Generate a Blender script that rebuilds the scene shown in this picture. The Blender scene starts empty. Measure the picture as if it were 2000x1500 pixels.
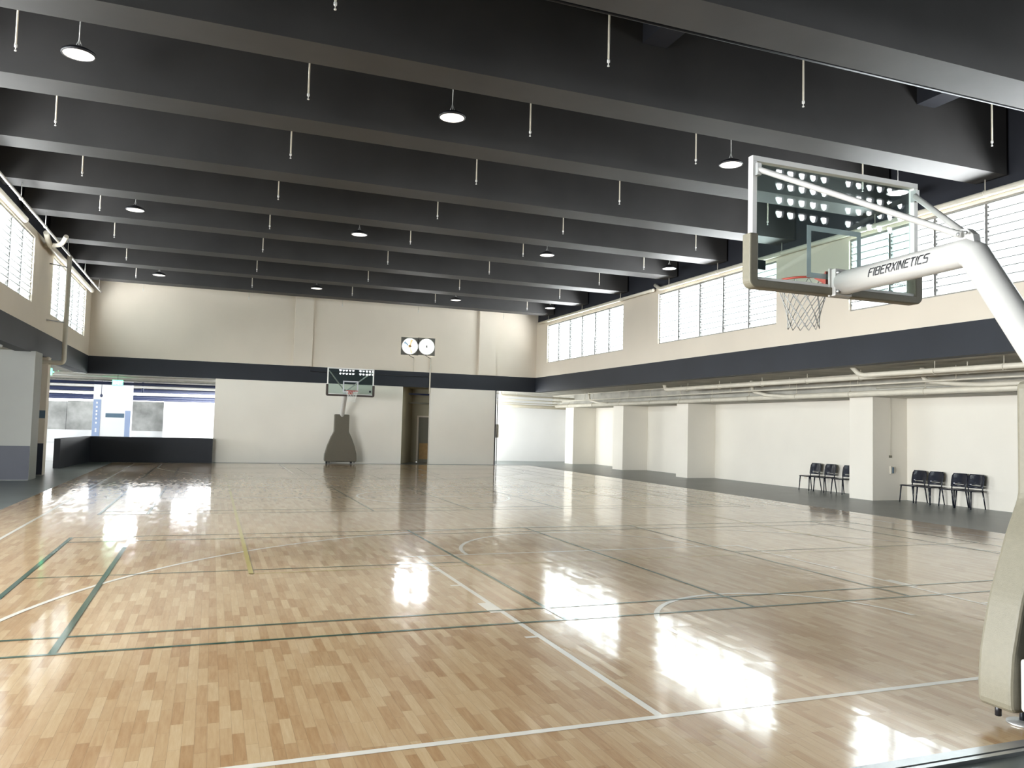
import bpy, bmesh, math, random
from mathutils import Vector, Matrix
random.seed(7)
SC = bpy.context.scene
COL = SC.collection
PI = math.pi

# ------------------------------------------------------------------ camera, daylight, exposure
YAW, PITCH, ROLL, F_PX = 0.361, 0.0553, 0.0256, 1544.1
EYE = Vector((-4.945, -4.103, 1.658))
cam = bpy.data.cameras.new('camera'); cam_o = bpy.data.objects.new('camera', cam); COL.objects.link(cam_o)
fw = Vector((math.sin(YAW)*math.cos(PITCH), math.cos(YAW)*math.cos(PITCH), math.sin(PITCH)))
rt = Vector((math.cos(YAW), -math.sin(YAW), 0)); up = rt.cross(fw)
r2 = math.cos(ROLL)*rt + math.sin(ROLL)*up; u2 = -math.sin(ROLL)*rt + math.cos(ROLL)*up
M = Matrix((r2, u2, -fw)).transposed().to_4x4(); M.translation = EYE
cam_o.matrix_world = M
cam.sensor_fit = 'HORIZONTAL'; cam.sensor_width = 36; cam.lens = F_PX/2000*36
cam.clip_start = 0.05; cam.clip_end = 300
SC.camera = cam_o
w = bpy.data.worlds.new('daylight'); SC.world = w; w.use_nodes = True
bg = w.node_tree.nodes['Background']
bg.inputs['Color'].default_value = (0.95, 0.98, 1.0, 1); bg.inputs['Strength'].default_value = 3.0

SKY = 11.0
def portal(name, loc, rot, sx, sy, k=1.0):
    # daylight entering an opening: a sky-coloured area light right outside it
    l = bpy.data.lights.new(name, 'AREA'); l.shape = 'RECTANGLE'; l.size = sx; l.size_y = sy
    l.energy = SKY*k*sx*sy*PI; l.color = (.95, .98, 1.0)
    o = bpy.data.objects.new(name, l); o.location = loc; o.rotation_euler = rot; COL.objects.link(o)
    return o

SC.view_settings.view_transform = 'Standard'; SC.view_settings.look = 'None'
SC.view_settings.gamma = 1; SC.view_settings.use_curve_mapping = False
SC.view_settings.exposure = 1.7
cy = SC.cycles
cy.max_bounces = 10; cy.diffuse_bounces = 6; cy.glossy_bounces = 4; cy.transparent_max_bounces = 16
cy.transmission_bounces = 4; cy.sample_clamp_indirect = 6.0; cy.caustics_reflective = False; cy.caustics_refractive = False
cy.use_denoising = True; cy.blur_glossy = 0.5

# ------------------------------------------------------------------ helpers
class MB:
    def __init__(s): s.v = []; s.f = []; s.sm = []; s.mi = []; s.m = 0
    def add(s, vs, fs, smooth=False):
        b = len(s.v); s.v += [tuple(v) for v in vs]
        for f in fs: s.f.append(tuple(i+b for i in f)); s.sm.append(smooth); s.mi.append(s.m)
        return s
    def box(s, x0, x1, y0, y1, z0, z1):
        v = [(x, y, z) for z in (z0, z1) for y in (y0, y1) for x in (x0, x1)]
        return s.add(v, [(0,2,3,1), (4,5,7,6), (0,1,5,4), (2,6,7,3), (0,4,6,2), (1,3,7,5)])
    def prism(s, poly, axis, a0, a1, smooth=False):
        # poly: 2D outline; axis 'x','y','z' is the extrusion axis
        def P(p, a):
            return {'x': (a, p[0], p[1]), 'y': (p[0], a, p[1]), 'z': (p[0], p[1], a)}[axis]
        n = len(poly); v = [P(p, a0) for p in poly] + [P(p, a1) for p in poly]
        s.add(v, [tuple(range(n)), tuple(range(2*n-1, n-1, -1))])
        b = len(s.v) - 2*n
        for i in range(n):
            j = (i+1) % n; s.f.append((b+i, b+n+i, b+n+j, b+j)); s.sm.append(smooth); s.mi.append(s.m)
        return s
    def tube(s, path, r, n=12, closed=False, caps=True, radii=None):
        P = [Vector(p) for p in path]; N = len(P); rings = []
        prev = None
        for i in range(N):
            if closed: t = (P[(i+1) % N]-P[i-1]).normalized()
            elif i == 0: t = (P[1]-P[0]).normalized()
            elif i == N-1: t = (P[-1]-P[-2]).normalized()
            else: t = ((P[i+1]-P[i]).normalized()+(P[i]-P[i-1]).normalized()).normalized()
            if prev is None:
                a = Vector((0,0,1)) if abs(t.z) < .9 else Vector((1,0,0))
                u = t.cross(a).normalized()
            else:
                u = (prev-t*prev.dot(t)).normalized()
            prev = u; v = t.cross(u)
            k = 1.0
            if 0 < i < N-1 and not closed:
                c = (P[i+1]-P[i]).normalized().dot((P[i]-P[i-1]).normalized()); k = 1/max(.5, math.sqrt((1+c)/2))
            rr = radii[i] if radii else r
            # widen only in the bend plane
            bend = None
            if k > 1.001: bend = ((P[i+1]-P[i]).normalized()-(P[i]-P[i-1]).normalized()).normalized()
            ring = []
            for j in range(n):
                d = (u*math.cos(2*PI*j/n)+v*math.sin(2*PI*j/n))*rr
                if bend is not None: d = d+bend*d.dot(bend)*(k-1)
                ring.append(P[i]+d)
            rings.append(ring)
        vs = [q for R_ in rings for q in R_]; fs = []
        for i in range(N if closed else N-1):
            a = i*n; b = ((i+1) % N)*n
            for j in range(n): fs.append((a+j, a+(j+1) % n, b+(j+1) % n, b+j))
        s.add(vs, fs, True)
        if caps and not closed:
            b = len(s.v)-len(vs)
            s.f.append(tuple(b+j for j in range(n))[::-1]); s.sm.append(False); s.mi.append(s.m)
            s.f.append(tuple(b+(N-1)*n+j for j in range(n))); s.sm.append(False); s.mi.append(s.m)
        return s
    def lathe(s, prof, c=(0,0,0), n=24, axis='z', smooth=True):
        vs = []; fs = []; c = Vector(c)
        for r, h in prof:
            for j in range(n):
                a = 2*PI*j/n; x, y = r*math.cos(a), r*math.sin(a)
                vs.append(c+{'z': Vector((x, y, h)), 'y': Vector((x, h, y)), 'x': Vector((h, x, y))}[axis])
        for i in range(len(prof)-1):
            for j in range(n): fs.append((i*n+j, i*n+(j+1) % n, (i+1)*n+(j+1) % n, (i+1)*n+j))
        return s.add(vs, fs, smooth)
    def disc(s, c, r, n=24, axis='z'):
        c = Vector(c); vs = []
        for j in range(n):
            a = 2*PI*j/n; x, y = r*math.cos(a), r*math.sin(a)
            vs.append(c+{'z': Vector((x, y, 0)), 'y': Vector((x, 0, y)), 'x': Vector((0, x, y))}[axis])
        return s.add(vs, [tuple(range(n))])
    def xf(s, mat):
        s.v = [tuple(mat @ Vector(v)) for v in s.v]; return s
    def build(s, name, mats, parent=None, bevel=0, seg=2):
        me = bpy.data.meshes.new(name); me.from_pydata(s.v, [], s.f)
        me.polygons.foreach_set('use_smooth', s.sm); me.polygons.foreach_set('material_index', s.mi)
        for m in (mats if isinstance(mats, (list, tuple)) else [mats]): me.materials.append(m)
        bm = bmesh.new(); bm.from_mesh(me); bmesh.ops.recalc_face_normals(bm, faces=bm.faces); bm.to_mesh(me); bm.free()
        o = bpy.data.objects.new(name, me); COL.objects.link(o)
        if parent: o.parent = parent
        if bevel:
            b = o.modifiers.new('bevel', 'BEVEL'); b.width = bevel; b.segments = seg; b.limit_method = 'ANGLE'; b.angle_limit = math.radians(40)
        return o
def tag(o, label, cat, group=None):
    o['label'] = label; o['category'] = cat
    if group: o['group'] = group
    return o
def thing(name, label, cat, loc=(0,0,0), rz=0, group=None):
    o = bpy.data.objects.new(name, None); o.empty_display_size = .2; COL.objects.link(o)
    o.location = loc; o.rotation_euler = (0, 0, rz)
    return tag(o, label, cat, group)
def struct(name, mb, m, parent=None, bevel=0):
    o = mb.build(name, m, parent, bevel)
    if not parent: o['kind'] = 'structure'
    return o
def dup(root, loc, label, group=None):
    r = root.copy(); COL.objects.link(r); r.location = loc; r['label'] = label
    if group: r['group'] = group
    for ch in list(root.children):
        c = ch.copy(); COL.objects.link(c); c.parent = r
        for g in list(ch.children):
            d = g.copy(); COL.objects.link(d); d.parent = c
    return r
def smooth_path(pts, k=6, r=.15):
    """round the corners of a polyline"""
    P = [Vector(p) for p in pts]; out = [P[0]]
    for i in range(1, len(P)-1):
        a = (P[i-1]-P[i]); b = (P[i+1]-P[i]); ra = min(r, a.length*.45, b.length*.45)
        A = P[i]+a.normalized()*ra; B = P[i]+b.normalized()*ra
        for j in range(k+1):
            t = j/k; out.append(A*(1-t)**2+P[i]*2*t*(1-t)+B*t*t)
    out.append(P[-1]); return out

# ------------------------------------------------------------------ materials
def nm(name):
    m = bpy.data.materials.new(name); m.use_nodes = True
    return m, m.node_tree.nodes, m.node_tree.links, m.node_tree.nodes['Principled BSDF']
def paint(name, col, rough=.6, spec=.5, var=.06, scale=3.0, bump=0.0, bscale=60, metal=0.0, coat=0.0):
    m, N, L, B = nm(name)
    tc = N.new('ShaderNodeTexCoord'); no = N.new('ShaderNodeTexNoise'); no.inputs['Scale'].default_value = scale; no.inputs['Detail'].default_value = 5
    L.new(tc.outputs['Object'], no.inputs['Vector'])
    mr = N.new('ShaderNodeMapRange'); mr.inputs['From Min'].default_value = .3; mr.inputs['From Max'].default_value = .7
    mr.inputs['To Min'].default_value = 1-var; mr.inputs['To Max'].default_value = 1+var; L.new(no.outputs['Fac'], mr.inputs['Value'])
    mx = N.new('ShaderNodeVectorMath'); mx.operation = 'SCALE'; mx.inputs[0].default_value = col[:3]; L.new(mr.outputs['Result'], mx.inputs['Scale'])
    L.new(mx.outputs['Vector'], B.inputs['Base Color'])
    B.inputs['Roughness'].default_value = rough; B.inputs['Specular IOR Level'].default_value = spec; B.inputs['Metallic'].default_value = metal
    B.inputs['Coat Weight'].default_value = coat
    if bump:
        n2 = N.new('ShaderNodeTexNoise'); n2.inputs['Scale'].default_value = bscale; L.new(tc.outputs['Object'], n2.inputs['Vector'])
        bp = N.new('ShaderNodeBump'); bp.inputs['Strength'].default_value = bump; bp.inputs['Distance'].default_value = .01
        L.new(n2.outputs['Fac'], bp.inputs['Height']); L.new(bp.outputs['Normal'], B.inputs['Normal'])
    return m
def emit(name, col, st):
    m, N, L, B = nm(name)
    B.inputs['Base Color'].default_value = (*col, 1); B.inputs['Emission Color'].default_value = (*col, 1); B.inputs['Emission Strength'].default_value = st
    return m
M_cream = paint('cream_wall_paint', (.74, .67, .565), .75, .3, .035, .6)
M_white = paint('white_wall_paint', (.82, .78, .695), .7, .3, .03, .6)
M_recess = paint('cool_white_paint', (.80, .81, .82), .7, .3, .03, .6)
M_band = paint('dark_slate_paint', (.017, .020, .027), .55, .4, .12, .8)
M_beam = paint('charcoal_beam_paint', (.047, .046, .046), .6, .4, .15, .9)
M_ceil = paint('dark_ceiling_paint', (.028, .030, .038), .8, .2, .15, .8)
M_wains = paint('navy_wainscot_paint', (.035, .04, .058), .5, .4, .1, .8)
M_conc = paint('raw_concrete', (.44, .425, .375), .8, .3, .22, 1.6, .2, 30)
M_conc2 = paint('stained_concrete', (.20, .205, .20), .85, .3, .4, 1.1, .2, 20)
M_grey = paint('grey_pier_paint', (.36, .365, .34), .7, .3, .05, .8)
M_gfloor = paint('green_grey_floor_paint', (.115, .135, .132), .34, .5, .15, 1.2)
M_garfl = paint('pale_garage_floor', (.42, .43, .44), .4, .4, .12, .8)
M_pipe = paint('cream_pipe_paint', (.66, .62, .52), .45, .5, .05, 4)
M_pipew = paint('white_pipe_paint', (.78, .77, .74), .4, .5, .04, 4)
M_dkpipe = paint('navy_pipe_paint', (.02, .03, .085), .4, .5, .1, 4)
M_steel = paint('galvanised_steel', (.42, .42, .41), .4, .5, .15, 12, metal=.7)
M_black = paint('black_paint', (.012, .012, .015), .4, .5, .1, 8)
M_alu = paint('aluminium', (.55, .56, .57), .3, .5, .05, 8, metal=.8)
M_frame = paint('window_frame_paint', (.30, .29, .26), .5, .5, .05, 6)
M_jamb = paint('jalousie_channel_grey', (.16, .16, .155), .45, .5, .08, 10)
M_stand = paint('white_powder_coat', (.49, .48, .455), .28, .5, .02, 3)
M_pad = paint('taupe_vinyl_padding', (.17, .155, .112), .5, .4, .05, 40, .15, 220)
M_red = paint('orange_red_rim_paint', (.50, .045, .025), .35, .5, .08, 10)
M_net = paint('grey_white_cord', (.33, .33, .31), .8, .2, .12, 30)
M_netw = paint('white_cord', (.75, .75, .70), .8, .2, .1, 30)
M_plast = paint('black_glossy_plastic', (.010, .012, .022), .22, .5, .1, 5)
M_blue = paint('steel_blue_paint', (.10, .16, .22), .6, .3, .06, 2)
M_sblue = paint('pale_blue_paint', (.30, .38, .56), .5, .3, .06, 2)
M_wood = paint('yellow_brown_door_wood', (.38, .24, .10), .5, .4, .12, 6)
M_dgrey = paint('olive_door_paint', (.20, .19, .145), .5, .4, .05, 2)
M_olive = paint('olive_cream_corridor_paint', (.42, .38, .27), .7, .3, .05, 1)
M_plate = paint('fan_plate_grey', (.12, .115, .10), .5, .4, .05, 5)
M_pad2 = paint('shaded_taupe_padding', (.115, .102, .075), .5, .4, .05, 40, .15, 220)  # same taupe vinyl, darkened to paint in the far stand's shade
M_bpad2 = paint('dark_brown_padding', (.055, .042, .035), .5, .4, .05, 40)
M_green = emit('exit_green', (.10, .85, .35), 1.6)
M_ltr = emit('exit_letter_white', (.9, 1, .93), 2.2)
M_lamp = emit('lamp_diffuser', (1.0, .95, .86), .75)
M_tube = emit('fill_batten_tube', (.95, .98, 1.0), 34)  # glow of the battens added to brighten the parking level
M_dark_leg = paint('dark_metal', (.02, .022, .028), .35, .5, .1, 10, metal=.4)

def thin_glass(name, tint, refl, base=0.0, basecol=(.8,.85,.85)):
    m = bpy.data.materials.new(name); m.use_nodes = True; N = m.node_tree.nodes; L = m.node_tree.links
    N.remove(N['Principled BSDF']); out = N['Material Output']
    tr = N.new('ShaderNodeBsdfTransparent'); tr.inputs['Color'].default_value = (*tint, 1)
    gl = N.new('ShaderNodeBsdfGlossy'); gl.inputs['Roughness'].default_value = .0
    fr = N.new('ShaderNodeLayerWeight'); fr.inputs['Blend'].default_value = .5
    pw_ = N.new('ShaderNodeMath'); pw_.operation = 'POWER'; pw_.inputs[1].default_value = 4.5; L.new(fr.outputs['Facing'], pw_.inputs[0])
    ma = N.new('ShaderNodeMath'); ma.operation = 'MULTIPLY_ADD'; ma.inputs[1].default_value = refl*.9; ma.inputs[2].default_value = refl*.045; L.new(pw_.outputs[0], ma.inputs[0])
    mx = N.new('ShaderNodeMixShader'); L.new(ma.outputs[0], mx.inputs[0]); L.new(tr.outputs[0], mx.inputs[1]); L.new(gl.outputs[0], mx.inputs[2])
    last = mx
    if base:
        df = N.new('ShaderNodeBsdfTranslucent'); df.inputs['Color'].default_value = (*basecol, 1)
        dd = N.new('ShaderNodeBsdfDiffuse'); dd.inputs['Color'].default_value = (*basecol, 1)
        m0 = N.new('ShaderNodeMixShader'); m0.inputs[0].default_value = .4; L.new(df.outputs[0], m0.inputs[1]); L.new(dd.outputs[0], m0.inputs[2])
        m2 = N.new('ShaderNodeMixShader'); m2.inputs[0].default_value = base; L.new(last.outputs[0], m2.inputs[1]); L.new(m0.outputs[0], m2.inputs[2]); last = m2
    L.new(last.outputs[0], out.inputs['Surface'])
    return m
M_board = thin_glass('backboard_glass', (.80, .88, .86), 1.0, .02, (.5, .6, .6))
M_blade = thin_glass('frosted_louvre_glass', (.46, .48, .48), .4, .16, (.85, .88, .88))
def translucent(name, col):
    m = bpy.data.materials.new(name); m.use_nodes = True; N = m.node_tree.nodes; L = m.node_tree.links
    N.remove(N['Principled BSDF']); a = N.new('ShaderNodeBsdfTranslucent'); b = N.new('ShaderNodeBsdfDiffuse'); x = N.new('ShaderNodeMixShader')
    a.inputs['Color'].default_value = (*col, 1); b.inputs['Color'].default_value = (*col, 1); L.new(a.outputs[0], x.inputs[1]); L.new(b.outputs[0], x.inputs[2]); L.new(x.outputs[0], N['Material Output'].inputs['Surface'])
    return m
M_tape = translucent('white_glass_tape', (.86, .86, .9))
M_bframe = paint('white_frame_enamel', (.84, .83, .80), .3, .5, .02, 3)
def gym_floor(name, cfn):
    m, N, L, B = nm(name)
    tc = N.new('ShaderNodeTexCoord'); sp = N.new('ShaderNodeSeparateXYZ'); L.new(tc.outputs['Object'], sp.inputs[0])
    def math_(op, a, b=None, c=None):
        n = N.new('ShaderNodeMath'); n.operation = op
        for i, x in enumerate((a, b, c)):
            if x is None: continue
            if isinstance(x, (int, float)): n.inputs[i].default_value = x
            else: L.new(x, n.inputs[i])
        return n.outputs[0]
    # every stave lies at a very slightly different tilt
    rw_ = math_('FLOOR', math_('DIVIDE', sp.outputs['X'], .062)); cl_ = math_('FLOOR', math_('DIVIDE', sp.outputs['Y'], .36))
    cb = N.new('ShaderNodeCombineXYZ'); L.new(rw_, cb.inputs[0]); L.new(cl_, cb.inputs[1])
    wn_ = N.new('ShaderNodeTexWhiteNoise'); wn_.noise_dimensions = '2D'; L.new(cb.outputs[0], wn_.inputs['Vector'])
    sb = N.new('ShaderNodeVectorMath'); sb.operation = 'SUBTRACT'; sb.inputs[1].default_value = (.5, .5, .5); L.new(wn_.outputs['Color'], sb.inputs[0])
    ml = N.new('ShaderNodeVectorMath'); ml.operation = 'MULTIPLY'; ml.inputs[1].default_value = (.010, .014, 0); L.new(sb.outputs[0], ml.inputs[0])
    ge = N.new('ShaderNodeNewGeometry'); an = N.new('ShaderNodeVectorMath'); an.operation = 'ADD'; L.new(ml.outputs[0], an.inputs[0]); L.new(ge.outputs['Normal'], an.inputs[1])
    nn = N.new('ShaderNodeVectorMath'); nn.operation = 'NORMALIZE'; L.new(an.outputs[0], nn.inputs[0]); L.new(nn.outputs[0], B.inputs['Coat Normal'])
    cfn(N, L, B, tc, sp, math_)
    # lacquer: worn a little duller in broad patches
    n1 = N.new('ShaderNodeTexNoise'); n1.inputs['Scale'].default_value = .9; n1.inputs['Detail'].default_value = 4; L.new(tc.outputs['Object'], n1.inputs['Vector'])
    L.new(math_('MULTIPLY_ADD', n1.outputs['Fac'], .08, .055), B.inputs['Coat Roughness'])
    B.inputs['Roughness'].default_value = .35; B.inputs['Specular IOR Level'].default_value = .4
    B.inputs['Coat Weight'].default_value = 1.0; B.inputs['Coat IOR'].default_value = 1.5
    return m
def wood_colour(N, L, B, tc, sp, mt):
    W, LEN = .062, .36
    row = mt('FLOOR', mt('DIVIDE', sp.outputs['X'], W))
    wn = N.new('ShaderNodeTexWhiteNoise'); wn.noise_dimensions = '1D'; L.new(row, wn.inputs['W'])
    yy = mt('DIVIDE', mt('ADD', sp.outputs['Y'], mt('MULTIPLY', wn.outputs['Value'], 3.7)), LEN)
    col = mt('FLOOR', yy)
    cv = N.new('ShaderNodeCombineXYZ'); L.new(row, cv.inputs[0]); L.new(col, cv.inputs[1])
    w2 = N.new('ShaderNodeTexWhiteNoise'); w2.noise_dimensions = '2D'; L.new(cv.outputs[0], w2.inputs['Vector'])
    # a broader variation so that groups of staves differ
    n0 = N.new('ShaderNodeTexNoise'); n0.inputs['Scale'].default_value = 1.3; n0.inputs['Detail'].default_value = 2; L.new(tc.outputs['Object'], n0.inputs['Vector'])
    gr = N.new('ShaderNodeTexNoise'); gr.inputs['Scale'].default_value = 9; gr.inputs['Detail'].default_value = 6; gr.inputs['Roughness'].default_value = .65
    mp = N.new('ShaderNodeMapping'); mp.inputs['Scale'].default_value = (6, .55, 1)
    ad = N.new('ShaderNodeVectorMath'); ad.operation = 'ADD'; L.new(tc.outputs['Object'], ad.inputs[0]); L.new(w2.outputs['Color'], ad.inputs[1])
    L.new(ad.outputs[0], mp.inputs[0]); L.new(mp.outputs[0], gr.inputs['Vector'])
    f = mt('ADD', mt('MULTIPLY', w2.outputs['Value'], .54), mt('ADD', mt('MULTIPLY', gr.outputs['Fac'], .75), mt('MULTIPLY', n0.outputs['Fac'], .15)))
    f = mt('SUBTRACT', f, .20)
    cr = N.new('ShaderNodeValToRGB'); e = cr.color_ramp.elements
    e[0].position = .0; e[0].color = (.30, .135, .052, 1); e[1].position = 1.0; e[1].color = (.72, .55, .34, 1)
    for p, c in ((.2, (.44, .25, .112, 1)), (.45, (.54, .35, .18, 1)), (.72, (.62, .435, .24, 1))):
        q = e.new(p); q.color = c
    L.new(f, cr.inputs[0])
    fx = mt('FRACT', mt('DIVIDE', sp.outputs['X'], W)); fy = mt('FRACT', yy)
    sx = mt('LESS_THAN', fx, .03); sy = mt('LESS_THAN', fy, .006)
    seam = mt('MAXIMUM', sx, sy); k = mt('SUBTRACT', 1.0, mt('MULTIPLY', seam, .35))
    sc = N.new('ShaderNodeVectorMath'); sc.operation = 'SCALE'; L.new(cr.outputs['Color'], sc.inputs[0]); L.new(k, sc.inputs['Scale'])
    L.new(sc.outputs[0], B.inputs['Base Color'])
def flat(c):
    def f(N, L, B, tc, sp, mt): B.inputs['Base Color'].default_value = (*c, 1)
    return f
M_court = gym_floor('lacquered_parquet', wood_colour)
M_lw = gym_floor('white_court_paint', flat((.88, .84, .75)))
M_lg = gym_floor('green_court_paint', flat((.002, .066, .040)))
M_ly = gym_floor('yellow_court_paint', flat((.55, .44, .10)))

# ------------------------------------------------------------------ main dimensions (metres; origin on the near baseline, +y up the court)
XL, XR, YF, YB = -9.42, 8.86, 29.4, -4.65
ZB0, ZB1, ZS, ZC = 3.31, 3.97, 6.65, 8.3
XW = 12.6                                   # back wall of the right aisle

# ------------------------------------------------------------------ floor and court lines
struct('floor', MB().box(-14, XW+.3, YB-.3, 33.5, -.30, -.012), M_gfloor)
fl = struct('floor', MB().box(-8.33, 8.33, -.93, 28.62, -.05, 0), M_court)
def line(mb, x0, y0, x1, y1, wd=.05, z=.0012):
    d = Vector((x1-x0, y1-y0)); d.normalize(); n = Vector((-d.y, d.x))*wd/2
    mb.add([(x0+n.x, y0+n.y, z), (x0-n.x, y0-n.y, z), (x1-n.x, y1-n.y, z), (x1+n.x, y1+n.y, z)], [(0,1,2,3)])
def arc(mb, cx, cyy, r, a0, a1, wd=.05, z=.0016, n=64):
    vs = []; fs = []
    for i in range(n+1):
        a = math.radians(a0+(a1-a0)*i/n)
        for rr in (r-wd, r): vs.append((cx+rr*math.cos(a), cyy+rr*math.sin(a), z))
    for i in range(n): fs.append((2*i, 2*i+1, 2*i+3, 2*i+2))
    mb.add(vs, fs)
wl = MB()
Z1, Z2 = .0012, .0016
line(wl, -7.53, -.025, 7.53, -.025, .05, Z1); line(wl, -7.5, 28.0, 7.5, 28.0, .05, Z1)
for s in (-1, 1): line(wl, s*7.525, 0, s*7.525, 28, .05, Z2)
line(wl, -7.5, 14, 7.5, 14, .05, Z1)
arc(wl, 0, 14, 1.8, 0, 360, z=Z2)
for yb, d in ((0, 1), (28, -1)):
    line(wl, -2.62, yb+d*5.775, 2.45, yb+d*5.775, .05, Z1)
    for s in (-1, 1):
        line(wl, s*2.425, yb, s*2.425, yb+d*5.75, .05, Z2)
        x = s*2.45
        for yy in (1.8, 3.05+.85, 3.9+.85): line(wl, x, yb+d*yy, x+s*.1, yb+d*yy, .05, .002)
        line(wl, x-s*.02, yb+d*2.85, x+s*.09, yb+d*2.85, .40, .002)
        line(wl, s*6.6, yb, s*6.6, yb+d*2.9, .05, Z2)
    A = math.degrees(math.acos(6.6/6.75))
    if d > 0: arc(wl, 0, yb+1.575, 6.75, A, 180-A, z=.0020, n=96); arc(wl, 0, yb+5.8, 1.8, 0, 180, z=.002); arc(wl, 0, yb+1.575, 1.3, 0, 180, z=.002)
    else: arc(wl, 0, yb-1.575, 6.75, 180+A, 360-A, z=.0020, n=96); arc(wl, 0, yb-5.8, 1.8, 180, 360, z=.002); arc(wl, 0, yb-1.575, 1.3, 180, 360, z=.002)
struct('basketball_court_marking', wl, M_lw, fl)
gl_ = MB()
for y0 in (2.23, 11.02, 19.7):
    for yy in (y0+.02, y0+.49, y0+5.55, y0+6.0): line(gl_, -6.7, yy, 6.7, yy, .04, .0026)
    for xx in (6.68, 5.92, 1.98):
        for s in (-1, 1): line(gl_, s*xx, y0, s*xx, y0+6.02, .04 if xx < 5 else .05, .0029)
    line(gl_, -6.7, y0+3.02, -1.98, y0+3.02, .03, .0026); line(gl_, 1.98, y0+3.02, 6.7, y0+3.02, .03, .0026)
    line(gl_, .0, y0, .0, y0+6.02, .035, .0029)
struct('badminton_court_marking', gl_, M_lg, fl)
yl = MB()
line(yl, -4.475, 5.0, -4.475, 23.0, .05, .0032); line(yl, 4.475, 5.0, 4.475, 23.0, .05, .0032)
line(yl, -4.5, 5.02, 4.5, 5.02, .02, .0032)
struct('volleyball_court_marking', yl, M_ly, fl)
struct('trim_1', MB().box(-8.4, 8.4, -1.0, -.93, -.02, .006).box(-8.4, 8.4, -1.05, -1.02, -.02, .008), M_alu)   # edge strip of the wooden floor

# ------------------------------------------------------------------ walls
def wall_with_holes(axis, a, b, t, lo, hi, z0, z1, holes):
    """slab normal to axis ('x' or 'y') between a and b; holes = [(lo,hi,z0,z1)] sorted along the wall"""
    mb = MB()
    def bx(u0, u1, w0, w1):
        if u1-u0 < 1e-4 or w1-w0 < 1e-4: return
        if axis == 'x': mb.box(a, b, u0, u1, w0, w1)
        else: mb.box(u0, u1, a, b, w0, w1)
    cur = lo
    for h0, h1, q0, q1 in sorted(holes):
        bx(cur, h0, z0, z1); bx(h0, h1, z0, q0); bx(h0, h1, q1, z1); cur = h1
    bx(cur, hi, z0, z1)
    return mb
RWIN = [(-4.1, 1.75, 5), (3.3, 10.3, 6), (12.85, 18.78, 5), (21.2, 28.15, 6)]
LWIN = [(-4.1, 1.75, 5), (4.3, 11.3, 6), (13.3, 19.2, 5), (21.75, 28.1, 5)]
WZ0, WZ1 = 4.57, 6.27
struct('wall_right', wall_with_holes('x', XR, XR+.2, 0, YB, YF, ZB1, 6.46, [(a, b, WZ0, WZ1) for a, b, n in RWIN]), M_cream)
struct('wall_left', wall_with_holes('x', XL-.2, XL, 0, YB, YF, ZB1, 6.46, [(a, b, WZ0, WZ1) for a, b, n in LWIN]), M_cream)
struct('trim_2', MB().box(XR+.06, XR+.4, YB, YF+.3, 6.46, ZC), M_ceil)       # dark upstand above the cream wall
struct('trim_3', MB().box(XL-.4, XL-.06, YB, YF+.3, 6.46, ZC), M_ceil)
struct('trim_4', MB().box(XR-.02, XR+.35, YB, YF+.3, ZB0, ZB1), M_band)      # dark girder band, right
struct('trim_5', MB().box(XL-.35, XL+.01, YB, YF+.3, ZB0, ZB1), M_band)      # dark girder band, left
struct('trim_6', MB().box(XL-.35, XR+.35, YF-.02, YF+.3, ZB0, ZB1), M_band)  # dark girder band, far
FANS = [(2.92, 5.07), (3.66, 5.09)]
struct('wall_far', wall_with_holes('y', YF, YF+.2, 0, XL-.2, XR+.2, ZB1, ZC, [(x-.365, x+.365, z-.365, z+.365) for x, z in FANS]), M_cream)
struct('wall_far', MB().box(-4.88, 2.69, YF, YF+.2, -.02, ZB0), M_white)
struct('wall_far', MB().box(3.92, 6.92, YF, YF+.2, -.02, ZB0), M_white)
struct('trim_7', MB().box(6.92, 6.97, YF-.02, YF+.22, -.02, ZB0), M_black)
struct('wall_corridor', MB().prism([(2.60, YF+.2), (2.70, YF+.2), (3.55, 31.2), (3.45, 31.2)], 'z', -.02, ZB0)
       .box(3.45, 3.80, 31.2, 31.35, -.02, ZB0).box(3.80, 4.62, 31.2, 31.35, 2.1, ZB0).box(4.62, 5.2, 31.2, 31.35, -.02, ZB0).box(5.2, 5.35, YF+.2, 31.35, -.02, ZB0).box(2.4, 5.35, YF+.2, 31.35, ZB0, 3.5), M_olive)
for z in (3.02, 2.62):
    struct('trim_8', MB().box(3.0, 5.2, 30.6, 30.75, z, z+.07), M_dkpipe if z > 3 else M_dgrey)
d1 = bpy.data.objects.new('door_1', None); COL.objects.link(d1); d1['kind'] = 'structure'
MB().box(3.80, 3.87, 31.15, 31.25, 0, 2.1).box(4.55, 4.62, 31.15, 31.25, 0, 2.1).box(3.87, 4.55, 31.15, 31.25, 2.03, 2.1).build('door_frame', M_cream, d1)
MB().box(3.87, 4.55, 31.2, 31.24, -.02, 2.03).build('door_leaf', M_dgrey, d1)
MB().box(3.93, 4.49, 31.18, 31.2, .12, .85).build('door_panel', M_wood, d1)
MB().box(3.93, 4.49, 31.18, 31.2, .95, 1.9).build('door_panel', M_dgrey, d1)
# pilasters on the far upper wall
struct('trim_9', MB().box(-1.93, -1.2, YF-.14, YF, ZB1, ZC), M_cream)
struct('trim_10', MB().box(6.05, 6.85, YF-.14, YF, ZB1, ZC), M_cream)
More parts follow.
